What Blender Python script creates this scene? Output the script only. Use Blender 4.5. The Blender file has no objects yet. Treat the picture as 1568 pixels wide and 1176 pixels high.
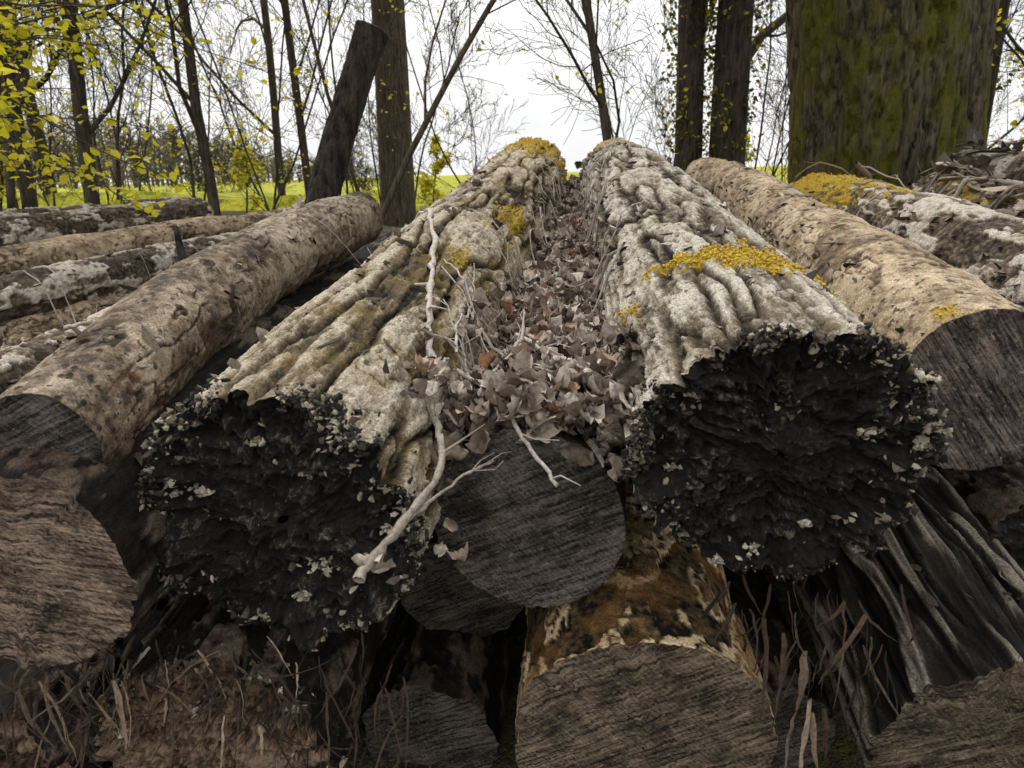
import bpy, math, random
import numpy as np
from mathutils import Vector, Matrix
from mathutils.bvhtree import BVHTree
random.seed(7); rng=np.random.default_rng(11)
scene=bpy.context.scene
TAU=2*math.pi
# ------------------------------------------------------------------ noise
def _h(ix,iy,iz,seed):
    n=(ix.astype(np.int64)*73856093)^(iy.astype(np.int64)*19349663)^(iz.astype(np.int64)*83492791)^(int(seed)*26544357)
    n=(n&0xffffffff).astype(np.uint32)
    n^=n>>np.uint32(16); n=n*np.uint32(0x45d9f3b); n^=n>>np.uint32(16); n=n*np.uint32(0x45d9f3b); n^=n>>np.uint32(16)
    return n.astype(np.float64)/4294967296.0
def vnoise(P,seed=0):
    I=np.floor(P); f=P-I; f=f*f*(3-2*f); I=I.astype(np.int64)
    r=0
    for dx in (0,1):
        wx=f[:,0] if dx else 1-f[:,0]
        for dy in (0,1):
            wy=f[:,1] if dy else 1-f[:,1]
            for dz in (0,1):
                wz=f[:,2] if dz else 1-f[:,2]
                r=r+wx*wy*wz*_h(I[:,0]+dx,I[:,1]+dy,I[:,2]+dz,seed)
    return r
def fbm(P,seed=0,o=4):
    a=.5;s=0;t=0
    for i in range(o):
        s=s+a*vnoise(P*(2.03**i)+i*7.3,seed+i*13); t+=a; a*=.5
    return s/t
def worley(P,seed=0):
    I=np.floor(P).astype(np.int64)
    F1=np.full(len(P),9.);F2=np.full(len(P),9.);ID=np.zeros(len(P))
    for dx in (-1,0,1):
        for dy in (-1,0,1):
            for dz in (-1,0,1):
                c=I+np.array([dx,dy,dz])
                h1=_h(c[:,0],c[:,1],c[:,2],seed);h2=_h(c[:,0],c[:,1],c[:,2],seed+1);h3=_h(c[:,0],c[:,1],c[:,2],seed+2)
                d=np.sqrt((c[:,0]+h1-P[:,0])**2+(c[:,1]+h2-P[:,1])**2+(c[:,2]+h3-P[:,2])**2)
                m=d<F1
                F2=np.where(m,F1,np.minimum(F2,d)); ID=np.where(m,h1,ID); F1=np.where(m,d,F1)
    return F1,F2,ID
def ss(a,b,x):
    t=np.clip((x-a)/(b-a),0,1); return t*t*(3-2*t)
# ------------------------------------------------------------------ mesh helper
def mk(name,V,F,mats=(),midx=None,attrs=None,smooth=True,parent=None):
    V=np.asarray(V,dtype=np.float32);F=np.asarray(F,dtype=np.int32)
    k=F.shape[1]
    me=bpy.data.meshes.new(name)
    me.vertices.add(len(V));me.vertices.foreach_set('co',V.ravel())
    me.loops.add(F.size);me.loops.foreach_set('vertex_index',F.ravel())
    me.polygons.add(len(F))
    me.polygons.foreach_set('loop_start',np.arange(0,F.size,k,dtype=np.int32))
    me.polygons.foreach_set('loop_total',np.full(len(F),k,dtype=np.int32))
    for m in mats: me.materials.append(m)
    if midx is not None: me.polygons.foreach_set('material_index',np.asarray(midx,dtype=np.int32))
    me.polygons.foreach_set('use_smooth',np.full(len(F),bool(smooth)))
    me.update(calc_edges=True)
    if attrs:
        for an,av in attrs.items():
            av=np.asarray(av,dtype=np.float32)
            if av.ndim==2:
                a=me.attributes.new(an,'FLOAT_VECTOR','POINT');a.data.foreach_set('vector',av.ravel())
            else:
                a=me.attributes.new(an,'FLOAT','POINT');a.data.foreach_set('value',av)
    ob=bpy.data.objects.new(name,me);scene.collection.objects.link(ob)
    if parent: ob.parent=parent
    return ob
def rotmats(n,tilt=None):
    if tilt is None:
        q=rng.normal(size=(n,4));q/=np.linalg.norm(q,axis=1)[:,None]
        w,x,y,z=q.T
        return np.stack([1-2*(y*y+z*z),2*(x*y-z*w),2*(x*z+y*w),2*(x*y+z*w),1-2*(x*x+z*z),2*(y*z-x*w),2*(x*z-y*w),2*(y*z+x*w),1-2*(x*x+y*y)],1).reshape(n,3,3)
    a=rng.uniform(0,TAU,n);t=rng.normal(size=n)*tilt;b=rng.uniform(0,TAU,n)
    def rz(a):
        c,s=np.cos(a),np.sin(a);z=np.zeros_like(a);o=np.ones_like(a)
        return np.stack([c,-s,z,s,c,z,z,z,o],1).reshape(-1,3,3)
    def rx(a):
        c,s=np.cos(a),np.sin(a);z=np.zeros_like(a);o=np.ones_like(a)
        return np.stack([o,z,z,z,c,-s,z,s,c],1).reshape(-1,3,3)
    return rz(b)@rx(t)@rz(a)
def instance(protos,pos,R,scale):
    n=len(pos);Vs=[];Fs=[];Rs=[];off=0
    pick=rng.integers(0,len(protos),n)
    scale=np.asarray(scale)
    if scale.ndim==1: scale=np.repeat(scale[:,None],3,1)
    for k,(pv,pf) in enumerate(protos):
        m=np.where(pick==k)[0]
        if len(m)==0: continue
        vv=np.einsum('nij,nvj->nvi',R[m],pv[None]*scale[m][:,None,:])+pos[m][:,None,:]
        ff=pf[None]+(np.arange(len(m))*len(pv))[:,None,None]+off
        Vs.append(vv.reshape(-1,3));Fs.append(ff.reshape(-1,pf.shape[1]))
        Rs.append(np.repeat(rng.uniform(0,1,len(m)),len(pv)));off+=len(m)*len(pv)
    return np.concatenate(Vs),np.concatenate(Fs),np.concatenate(Rs)
# ------------------------------------------------------------------ material helper
class NT:
    def __init__(s,name):
        s.m=bpy.data.materials.new(name);s.m.use_nodes=True;s.t=s.m.node_tree;s.t.nodes.clear()
    def n(s,typ,**kw):
        nd=s.t.nodes.new(typ)
        for k,v in kw.items(): setattr(nd,k,v)
        return nd
    def l(s,a,b): s.t.links.new(a,b)
    def attr(s,name,vec=False):
        a=s.n('ShaderNodeAttribute',attribute_name=name);return a.outputs['Vector' if vec else 'Fac']
    def noise(s,vec,scale,detail=4,rough=.6,sc3=None,rot=None):
        if sc3 or rot:
            mp=s.n('ShaderNodeMapping')
            if sc3: mp.inputs['Scale'].default_value=sc3
            if rot: mp.inputs['Rotation'].default_value=rot
            s.l(vec,mp.inputs[0]);vec=mp.outputs[0]
        nz=s.n('ShaderNodeTexNoise');nz.inputs['Scale'].default_value=scale;nz.inputs['Detail'].default_value=detail;nz.inputs['Roughness'].default_value=rough
        s.l(vec,nz.inputs['Vector']);return nz.outputs['Fac']
    def ramp(s,fac,stops):
        r=s.n('ShaderNodeValToRGB');cr=r.color_ramp
        while len(cr.elements)<len(stops): cr.elements.new(.5)
        for e,(p,c) in zip(cr.elements,stops):
            e.position=p
            if not hasattr(c,'__len__'): c=(c,c,c)
            e.color=(c[0],c[1],c[2],1)
        s.l(fac,r.inputs[0]);return r.outputs[0]
    def mix(s,f,a,b,mode='MIX'):
        m=s.n('ShaderNodeMix',data_type='RGBA',blend_type=mode)
        for sock,val in ((m.inputs[0],f),(m.inputs[6],a),(m.inputs[7],b)):
            if isinstance(val,bpy.types.NodeSocket): s.l(val,sock)
            elif hasattr(val,'__len__'): sock.default_value=(val[0],val[1],val[2],1)
            else: sock.default_value=val
        return m.outputs[2]
    def math(s,op,a,b=0.,c=None):
        m=s.n('ShaderNodeMath',operation=op)
        for i,v in enumerate((a,b,c)):
            if v is None: continue
            if isinstance(v,bpy.types.NodeSocket): s.l(v,m.inputs[i])
            else: m.inputs[i].default_value=v
        return m.outputs[0]
    def out(s,col,rough=.85,bump=None,bstr=.5,bdist=.004,trans=0,spec=.3):
        p=s.n('ShaderNodeBsdfPrincipled');p.inputs['Specular IOR Level'].default_value=spec
        if isinstance(rough,bpy.types.NodeSocket): s.l(rough,p.inputs['Roughness'])
        else: p.inputs['Roughness'].default_value=rough
        if isinstance(col,bpy.types.NodeSocket): s.l(col,p.inputs['Base Color'])
        else: p.inputs['Base Color'].default_value=(*col,1)
        if bump is not None:
            b=s.n('ShaderNodeBump');b.inputs['Strength'].default_value=bstr;b.inputs['Distance'].default_value=bdist
            s.l(bump,b.inputs['Height']);s.l(b.outputs[0],p.inputs['Normal'])
        o=s.n('ShaderNodeOutputMaterial');sh=p.outputs[0]
        if trans:
            t=s.n('ShaderNodeBsdfTranslucent')
            if isinstance(col,bpy.types.NodeSocket): s.l(col,t.inputs[0])
            else: t.inputs[0].default_value=(*col,1)
            mx=s.n('ShaderNodeMixShader');mx.inputs[0].default_value=trans
            s.l(sh,mx.inputs[1]);s.l(t.outputs[0],mx.inputs[2]);sh=mx.outputs[0]
        s.l(sh,o.inputs[0]);return s.m
def bark_mat(name,dark,mid,light,alt,altlo=.55,altamt=.6,grain=(60,60,10),speck=0,bump=.7,stops=(.05,.3,.48,.8),bigamt=-.5,gamp=.9):
    t=NT(name);lc=t.attr('lc',True);h=t.attr('h')
    n1=t.noise(lc,1,4,.7,sc3=grain)
    hh=t.math('ADD',h,t.math('MULTIPLY',t.math('SUBTRACT',n1,.5),gamp))
    big=t.noise(lc,9,3,.65)
    hh=t.math('ADD',hh,t.math('MULTIPLY',t.math('SUBTRACT',big,.5),bigamt))
    col=t.ramp(hh,[(stops[0],dark),(stops[1],[(a*.6+b*.4) for a,b in zip(dark,mid)]),(stops[2],mid),(stops[3],light)])
    f=t.math('MULTIPLY',t.ramp(big,[(altlo,0.),(altlo+.12,1.)]),altamt)
    col=t.mix(f,col,t.mix(.5,col,alt))
    gr=t.noise(lc,260,2,.7)
    col=t.mix(1,col,t.ramp(gr,[(.35,.5),(.62,1.2)]),'MULTIPLY')
    if speck:
        sp=t.noise(lc,speck,2,.5);col=t.mix(t.ramp(sp,[(.62,0.),(.66,.85)]),col,dark)
    mc=t.ramp(gr,[(.3,(.16,.09,.008)),(.5,(.40,.26,.025)),(.7,(.58,.42,.06))])
    col=t.mix(t.attr('moss'),col,mc)
    bp=t.math('ADD',n1,t.math('MULTIPLY',gr,.5))
    return t.out(col,.9,bp,bump,.008,spec=.2)
def cut_mat(name,dark,light,spk,ang=.6,spkamt=.5,center=(.0,.0)):
    t=NT(name);lc=t.attr('lc',True)
    mp=t.n('ShaderNodeMapping');mp.inputs['Rotation'].default_value=(0,0,ang);t.l(lc,mp.inputs[0]);v=mp.outputs[0]
    saw=t.noise(v,1,4,.7,sc3=(9,130,3))
    fine=t.noise(lc,120,3,.75)
    w=t.n('ShaderNodeTexWave',wave_type='RINGS',rings_direction='Z');w.inputs['Scale'].default_value=38;w.inputs['Distortion'].default_value=3;w.inputs['Detail'].default_value=2;w.inputs['Detail Scale'].default_value=.6
    mp2=t.n('ShaderNodeMapping');mp2.inputs['Location'].default_value=(center[0],center[1],0);t.l(lc,mp2.inputs[0]);t.l(mp2.outputs[0],w.inputs[0])
    f=t.math('ADD',t.math('MULTIPLY',saw,.9),t.math('MULTIPLY',fine,.5))
    f=t.math('ADD',f,t.math('MULTIPLY',w.outputs['Fac'],.05))
    col=t.ramp(f,[(.60,dark),(.84,light)])
    blot=t.noise(lc,11,5,.7);col=t.mix(1,col,t.ramp(blot,[(.36,.3),(.60,1.4)]),'MULTIPLY')
    sp=t.noise(v,1,3,.6,sc3=(50,100,20));col=t.mix(t.ramp(sp,[(.60,0.),(.68,spkamt)]),col,spk)
    bp=t.math('ADD',saw,t.math('MULTIPLY',fine,.7))
    return t.out(col,.75,bp,1.,.008,spec=.25)
def rot_mat(name,dark,mid,light,lo=.62):
    t=NT(name);lc=t.attr('lc',True);h=t.attr('h')
    a=t.noise(lc,75,5,.8);b=t.noise(lc,14,3,.6)
    f=t.math('ADD',t.math('MULTIPLY',a,.8),t.math('MULTIPLY',b,.3))
    f=t.math('ADD',f,t.math('MULTIPLY',t.math('SUBTRACT',h,.5),.3))
    col=t.ramp(f,[(.45,dark),(lo,mid),(lo+.13,light)])
    return t.out(col,.7,a,1.,.016,spec=.3)
def rnd_mat(name,stops,trans=0,rough=.8,nscale=60,spec=.3,bump=True):
    t=NT(name);r=t.attr('rnd');col=t.ramp(r,stops)
    g=t.n('ShaderNodeNewGeometry');nz=t.noise(g.outputs['Position'],nscale,2,.6)
    if bump: col=t.mix(1,col,t.ramp(nz,[(.3,.6),(.7,1.25)]),'MULTIPLY')
    return t.out(col,rough,nz if bump else None,.4,.003,trans=trans,spec=spec)
def pos_bark(name,dark,light,mossc=None,mosslo=.5,scale=1.,bump=True):
    t=NT(name);g=t.n('ShaderNodeNewGeometry');P=g.outputs['Position']
    a=t.noise(P,1,4,.7,sc3=(38*scale,38*scale,6*scale));col=t.ramp(a,[(.35,dark),(.65,light)])
    if mossc:
        b=t.noise(P,1,4,.7,sc3=(3.2*scale,3.2*scale,1.3*scale));col=t.mix(t.ramp(b,[(mosslo,0.),(mosslo+.13,.9)]),col,t.mix(t.noise(P,60,3),[c*.3 for c in mossc],[c*1.7 for c in mossc]))
    return t.out(col,.9,a if bump else None,1.,.03,spec=.15)

M={}
BS=(.04,.28,.52,.88)
M['C']=bark_mat('bark_poplar',(.012,.009,.006),(.20,.15,.088),(.55,.48,.37),(.29,.20,.065),altlo=.5,altamt=.75,stops=BS,bump=.9,bigamt=-.4)
M['E']=bark_mat('bark_poplar_pale',(.012,.010,.007),(.19,.155,.11),(.60,.55,.46),(.28,.21,.12),altlo=.5,stops=BS,bump=1.,bigamt=-.4)
M['B']=bark_mat('bark_smooth_brown',(.03,.023,.017),(.21,.16,.11),(.44,.365,.27),(.24,.12,.05),altlo=.56,altamt=.7,grain=(28,28,14),speck=75,bump=.6)
M['F']=bark_mat('bark_smooth_tan',(.05,.035,.022),(.36,.27,.175),(.60,.48,.33),(.22,.14,.07),altlo=.5,grain=(24,24,12),speck=45,bump=.5)
M['G']=bark_mat('bark_shedding_pale',(.03,.022,.016),(.24,.185,.13),(.60,.54,.46),(.33,.25,.16),grain=(20,20,8),bump=.9)
M['J']=bark_mat('bark_patchy_orange',(.010,.008,.006),(.22,.14,.065),(.70,.54,.33),(.42,.22,.07),altlo=.5,altamt=.8,grain=(22,22,9),stops=(.06,.18,.36,.66))
M['K']=bark_mat('wood_fluted_dark',(.006,.005,.004),(.04,.034,.027),(.28,.24,.19),(.04,.03,.02),grain=(90,90,6))
M['D']=bark_mat('bark_dark',(.008,.006,.005),(.035,.026,.019),(.14,.105,.075),(.04,.03,.02))
M['rotC']=rot_mat('rotten_end_wood',(.006,.005,.0045),(.027,.022,.018),(.28,.24,.18),.63)
M['rotI']=rot_mat('broken_wood',(.010,.008,.006),(.15,.09,.052),(.45,.32,.22),.54)
M['cutA']=cut_mat('sawn_end_brown',(.03,.02,.015),(.36,.26,.19),(.60,.48,.37),ang=.15,spkamt=.5)
M['cutD']=cut_mat('sawn_end_black',(.014,.012,.010),(.16,.138,.115),(.36,.31,.25),ang=-.45,spkamt=.4)
M['cutF']=cut_mat('sawn_end_grey',(.022,.017,.014),(.22,.175,.145),(.50,.42,.36),ang=.9,spkamt=.6)
M['cutJ']=cut_mat('sawn_end_dark',(.018,.013,.009),(.26,.195,.135),(.50,.41,.31),ang=-.5,spkamt=.5)
M['flake']=rnd_mat('rot_flakes',[(0,(.008,.007,.006)),(.45,(.022,.018,.015)),(.7,(.11,.088,.062)),(.9,(.38,.33,.24)),(1,(.56,.50,.39))],nscale=200)
M['fungus']=rnd_mat('pale_fungus',[(0,(.18,.15,.10)),(1,(.60,.54,.43))],nscale=200)
M['flakep']=rnd_mat('bark_crumbs',[(0,(.02,.016,.012)),(.5,(.08,.06,.045)),(.8,(.28,.23,.17)),(1,(.5,.44,.35))],nscale=200)
M['scrap']=rnd_mat('bark_scraps',[(0,(.04,.03,.022)),(.4,(.13,.095,.065)),(.75,(.34,.27,.20)),(1,(.58,.50,.40))],nscale=90)
M['moss']=rnd_mat('yellow_moss',[(0,(.28,.17,.015)),(.5,(.50,.34,.025)),(1,(.70,.53,.07))],nscale=300,bump=False)
M['leaf']=rnd_mat('dry_leaf',[(0,(.06,.045,.034)),(.25,(.20,.15,.115)),(.55,(.42,.345,.275)),(.88,(.66,.58,.50)),(1,(.32,.165,.085))],rough=.65,nscale=90)
M['spring']=rnd_mat('spring_leaf',[(0,(.44,.42,.015)),(.5,(.66,.61,.025)),(1,(.80,.71,.06))],trans=.5,rough=.5,nscale=30,bump=False)
M['ivy']=rnd_mat('ivy_leaf',[(0,(.04,.045,.008)),(.55,(.12,.12,.012)),(.75,(.44,.38,.03)),(1,(.66,.54,.04))],trans=.3,rough=.5,nscale=30,bump=False)
M['splint']=rnd_mat('torn_wood',[(0,(.02,.014,.010)),(.6,(.09,.06,.04)),(.85,(.24,.17,.115)),(1,(.46,.38,.28))],nscale=120)
M['twig']=rnd_mat('twig_bark',[(0,(.08,.055,.04)),(.5,(.26,.215,.175)),(1,(.56,.50,.43))],nscale=140)
M['treebark']=pos_bark('tree_bark',(.022,.018,.014),(.11,.088,.065),bump=False)
M['treemid']=pos_bark('tree_bark_pale',(.04,.03,.02),(.19,.145,.10))
M['stub']=pos_bark('stub_bark',(.008,.007,.006),(.065,.052,.043))
M['oak']=pos_bark('oak_bark',(.014,.011,.007),(.15,.115,.075),(.10,.09,.009),.44,1.)
M['farwood']=rnd_mat('far_wood',[(0,(.10,.08,.065)),(.8,(.2,.17,.13)),(.9,(.25,.25,.07)),(1,(.35,.35,.06))],nscale=1,bump=False)
# ------------------------------------------------------------------ logs
def bark_fn(kind,q,th,seed):
    n=len(q)
    if kind in('furrow','plate'):
        w=np.stack([fbm(q*np.array([6,6,3]),seed+40,2),fbm(q*np.array([6,6,3]),seed+50,2),fbm(q*8,seed+60,2)],1)-.5
        sc=np.array([19,19,1.9]) if kind=='furrow' else np.array([20,20,2.7])
        jag=fbm(q*np.array([80,80,40]),seed+33,3)-.5
        n1=vnoise(q*sc+w*np.array([2.0,2.0,1.0]),seed)*.78+vnoise(q*sc*2.2+w*2,seed+71)*.22
        e=np.abs(n1-.5)+jag*(.055 if kind=='furrow' else .07)
        c1=.34*ss(.020,.034,e)+.30*ss(.055,.07,e)+.20*ss(.10,.112,e)+.16*ss(.16,.175,e)
        n2=fbm(q*np.array([9,9,22])+w*2.5,seed+9,3);c2=ss(.006,.020,np.abs(n2-.5)+jag*.02)
        n3=fbm(q*np.array([46,46,12]),seed+15,3);n4=fbm(q*np.array([130,130,70]),seed+5,2)
        lay=ss(.47,.485,n3+jag*.12)*.5+ss(.55,.565,n3+jag*.12)*.5
        A=.021 if kind=='furrow' else .022
        dr=A*c1*(.76+.24*c2)+.004*lay*c1+.004*(n4-.5)+.003*jag-.014+.022*(fbm(q*3.5,seed+3,2)-.5)
        h=np.clip(c1*(.44+.26*c2+.20*lay)+.35*(n4-.5)+.35*jag+.02,0,1)
        return dr,h
    if kind=='smooth':
        f=fbm(q*np.array([10,10,5]),seed,4);fine=fbm(q*70,seed+5,3)
        F1,F2,ID=worley(q/np.array([.022,.022,.03]),seed+2);pit=ss(.3,.12,F1)*(ID>.45)*ss(.42,.56,fbm(q*6,seed+8,3))
        crack=ss(.03,0,np.abs(fbm(q*np.array([14,14,5]),seed+21,4)-.5))*ss(.5,.6,fbm(q*5,seed+23,2))
        h=np.clip(.5+.9*(f-.5)+.8*(fine-.5)-.6*pit-.5*crack,0,1)
        return .016*(f-.5)+.005*(fine-.5)+.003*pit-.006*crack+.03*(fbm(q*3,seed+3,2)-.5),h
    if kind=='flaky':
        jag=fbm(q*90,seed+5,2)-.5
        f=fbm(q*np.array([16,16,7]),seed,4)+jag*.05;t=ss(.485,.50,f);t2=ss(.54,.56,fbm(q*np.array([30,30,12]),seed+4,3)+jag*.1)
        return .010*t-.006*t2*t+.008*jag+.04*(fbm(q*4,seed+3,2)-.5),np.clip(.2+.55*t-.4*t2*t+.8*jag,0,1)
    if kind=='patchy':
        f=fbm(q*np.array([14,14,9]),seed,4);t=ss(.46,.475,f);t2=ss(.54,.555,f)
        rim=ss(.02,0,np.abs(f-.47))+ss(.02,0,np.abs(f-.55));fine=fbm(q*90,seed+5,2)
        return .006*t+.005*t2+.004*(fine-.5),np.clip(.14+.62*t-.36*t2-.5*rim+.5*(fine-.5),0,1)
    if kind=='fluted':
        w=fbm(q*np.array([9,9,1.5]),seed,3)-.5;m=fbm(q*np.array([7,7,2]),seed+4,2)
        r=np.abs(np.sin(th*7.5+w*14));r2=np.abs(np.sin(th*31+w*40));fine=fbm(q*np.array([90,90,14]),seed,3);t=ss(.40,.5,m)
        h=np.clip((r**4*.7+r2**2*.3)*(.35+.65*t)+.7*(fine-.5),0,1)
        return (.030*r**.6+.010*r2**2)*(.35+.65*t)+.014*(fine-.5)-.016,h
LOGS=[];allV=[];allF=[];voff=0
def catmull(pts,n):
    pts=[np.array(p,float) for p in pts]
    P=[2*pts[0]-pts[1]]+pts+[2*pts[-1]-pts[-2]];out=[]
    m=len(pts)-1
    for i in range(m):
        for k in range(n):
            t=k/n;p0,p1,p2,p3=P[i:i+4]
            out.append(.5*((2*p1)+(-p0+p2)*t+(2*p0-5*p1+4*p2-p3)*t*t+(-p0+3*p1-3*p2+p3)*t**3))
    out.append(pts[-1]);return np.array(out)
def make_log(pts,radii,kind,cap,mb,mc,nth=200,ns=300,nc=30,seed=1,moss=(),tilt=0.,near=3.,oval=(1,1),flakes=0,lump=.06,name='felled_log',knots=()):
    global voff
    C=catmull(pts,40);seg=np.linalg.norm(np.diff(C,axis=0),axis=1);S=np.concatenate([[0],np.cumsum(seg)]);L=S[-1]
    rr=np.interp(np.linspace(0,1,len(C)),np.linspace(0,1,len(radii)),radii)
    u=np.linspace(0,1,ns);srow=L*((1+near)**u-1)/near
    th=np.linspace(0,TAU,nth,endpoint=False)
    rho_n=np.linspace(.01,1,nc)**.75*.99 if cap=='rot' else np.concatenate([np.linspace(.01,.97,nc-2),[.982,.996]])
    rho_f=np.array([.985,.8,.5,.2,.01])
    rho=np.concatenate([rho_n,np.ones(ns),rho_f]);sr=np.concatenate([np.zeros(nc),srow,np.full(5,L)])
    if cap!='rot': sr[nc:nc+ns]+=.003
    nr=len(rho)
    RHO=np.repeat(rho,nth);SR=np.repeat(sr,nth);TH=np.tile(th,nr)
    R0=np.interp(SR,S,rr)
    q=np.stack([R0*np.cos(TH),R0*np.sin(TH),SR],1)+seed*1.7
    dr,h=bark_fn(kind,q,TH,seed)
    ol=1+lump*2*(fbm(np.stack([np.cos(TH)*1.3,np.sin(TH)*1.3,SR*1.2],1)+seed*3.1,seed+77,2)-.5)
    for (ks,kt,kr,kh) in knots:
        dd=((SR-ks)/kr)**2+((np.angle(np.exp(1j*(TH-kt)))*R0)/kr)**2
        dr=dr+kh*np.exp(-dd)*(1+.8*(fbm(q*40,seed,3)-.5)) - kh*.7*np.exp(-dd*7)
        h=np.where(dd<.25,h*.4,h)
    mo=np.zeros(len(q))
    if len(moss):
        mn=fbm(q*26,seed+90,4)
        for (ms,mt,ds,dt,st) in moss:
            dd=((SR-ms)/ds)**2+(np.angle(np.exp(1j*(TH-mt)))/dt)**2
            mo=np.maximum(mo,st*ss(.46,.58,mn*.9+.48*np.exp(-dd*.9)-.16)*(dd<4))
        mo=np.where(RHO<1,0,mo)
        dr=dr+mo*.007*(.4+1.2*fbm(q*110,seed+91,2))
    R=R0*ol+dr
    lc=np.stack([RHO*R0*np.cos(TH),RHO*R0*np.sin(TH),SR],1)+seed*1.7
    ax=SR.copy()
    rim=np.zeros(nth)
    if cap=='rot':
        cs=np.stack([np.cos(th)*6,np.sin(th)*6,np.full(nth,seed*2.3)],1)
        rim=(fbm(cs,seed,5)-.5)*.11
    RIM=np.tile(rim,nr)
    ax=ax+np.where((RHO==1)&(SR<L*.9),RIM*np.exp(-SR/.06),0)
    ncap=nc*nth
    cq=np.stack([RHO*R0*np.cos(TH),RHO*R0*np.sin(TH)],1)[:ncap]
    if cap=='rot':
        wv=fbm(np.column_stack([cq*14,np.full(ncap,seed)]),seed+4,2);wv2=fbm(np.column_stack([cq*14,np.full(ncap,seed+5)]),seed+14,2)
        c3=np.column_stack([cq/np.array([.045,.018]),np.full(ncap,seed*1.3)])+np.column_stack([wv-.5,wv2-.5,wv*0])*4
        lay=fbm(c3,seed+31,4);lay=ss(.35,.65,lay)
        g=fbm(np.column_stack([cq*110,np.full(ncap,seed)]),seed+6,3);lo=fbm(np.column_stack([cq*8,np.full(ncap,seed)]),seed+8,3)
        d=.020*(lay-.5)+.020*(g-.5)+.06*(lo-.5)
        rh=RHO[:ncap]
        ax[:ncap]+=RIM[:ncap]*rh**3+d*(1-rh**8*.4)+.025*(1-rh**4)
        h[:ncap]=np.clip(.5-12*(.020*(lay-.5)+.020*(g-.5)),0,1)
    elif cap=='cut':
        g=fbm(np.column_stack([cq*60,np.full(ncap,seed)]),seed+6,3);ca=math.cos(.6);sa=math.sin(.6)
        st=fbm(np.column_stack([(cq[:,0]*ca+cq[:,1]*sa)*160,(cq[:,1]*ca-cq[:,0]*sa)*5,np.zeros(ncap)]),seed,3)
        ax[:ncap]+=.006*(g-.5)+.006*(st-.5)
    ax=ax+tilt*(RHO*np.sin(TH))*np.exp(-SR/.25)*(SR<L*.8)
    cen=np.stack([np.interp(np.clip(SR,0,L),S,C[:,i]) for i in range(3)],1)
    T=np.gradient(C,axis=0);T/=np.linalg.norm(T,axis=1)[:,None]
    TT=np.stack([np.interp(SR,S,T[:,i]) for i in range(3)],1);TT/=np.linalg.norm(TT,axis=1)[:,None]
    side=np.cross(TT,np.array([0,0,1.]));side/=np.linalg.norm(side,axis=1)[:,None];up=np.cross(side,TT)
    rad=RHO*R
    V=cen+TT*(ax-SR)[:,None]+side*(rad*np.cos(TH)*oval[0])[:,None]+up*(rad*np.sin(TH)*oval[1])[:,None]
    j=np.arange(nr-1)[:,None];i=np.arange(nth)[None,:];i2=(i+1)%nth
    F=np.stack([j*nth+i,(j+1)*nth+i,(j+1)*nth+i2,j*nth+i2],-1).reshape(-1,4)
    mi=np.where((np.arange(nr-1)<nc-(0 if cap=='rot' else 1))|(np.arange(nr-1)>=nc+ns),1,0);mi=np.repeat(mi,nth)
    ob=mk(name,V,F,(M[mb],M[mc]),mi,{'lc':lc,'h':h,'moss':mo})
    LOGS.append(ob)
    allV.append(V);allF.append(F+voff);voff+=len(V)
    if flakes:
        nearv=np.arange(0,(nc+int(ns*.05))*nth)
        rr_=RHO[nearv];ring=nearv//nth
        w=np.where(ring>=nc,2.4*np.exp(-(ring-nc)/8.),.04+3*rr_**16)*ss(.40,.6,fbm(V[nearv]*18,seed+3,3))*np.where(ring<nc,rr_,1)
        w=w*(1+.8*np.sin(TH[nearv]))
        w=w/w.sum();idx=rng.choice(nearv,flakes,p=w)
        pos=V[idx]+rng.normal(size=(flakes,3))*.003
        v,f,r=instance(FLAKE,pos,rotmats(flakes),rng.uniform(.25,1,(flakes,1))**2.2*.0085*rng.uniform(.5,1.3,(flakes,3)))
        mk('rot_flakes',v,f,(M['flake'],),attrs={'rnd':r},smooth=False,parent=ob)
        nf=15;cidx=rng.choice(np.arange(int(nc*.3)*nth,nc*nth),nf);P0=V[cidx];pos=[]
        for p in P0:
            m=rng.integers(4,28);pos.append(p+rng.normal(size=(m,3))*np.array([.010,.004,.005])*rng.uniform(.5,1.4))
        pos=np.concatenate(pos)-np.array([0,.004,0]);v,f,r=instance(FLAKE,pos,rotmats(len(pos),.5),rng.uniform(.3,1,(len(pos),1))*.007*rng.uniform(.6,1.3,(len(pos),3)))
        mk('bracket_fungus',v,f,(M['fungus'],),attrs={'rnd':r},smooth=False,parent=ob)
    return ob,V,mo
def ico_proto(seed,sub=1,flat=(1,1,.4),amp=.5):
    import bmesh
    bm=bmesh.new();bmesh.ops.create_icosphere(bm,subdivisions=sub,radius=1)
    V=np.array([v.co[:] for v in bm.verts]);F=np.array([[v.index for v in f.verts] for f in bm.faces]);bm.free()
    V=V*(1+amp*2*(fbm(V*1.7+seed*9,seed,2)-.5))[:,None]*np.array(flat)
    return V,F
FLAKE=[ico_proto(s,1,(1.2,.9,.6),1.3) for s in range(8)]
CHIP=[ico_proto(s+40,1,(1.4,.7,.15),1.3) for s in range(6)]
BLOB=[ico_proto(s+20,1,(1,1,.8),.7) for s in range(4)]
pi=math.pi
make_log([(-.392,1.02,.834),(-.21,2.2,1.035),(-.01,3.4,1.22),(.125,4.39,1.375)],[.232,.235,.225,.212],'furrow','rot','C','rotC',460,740,80,3,
   moss=[(3.3,1.5,.42,1.0,1),(1.55,.75,.22,.22,.75),(.9,1.0,.1,.12,.5)],tilt=.03,flakes=3400)
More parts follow.
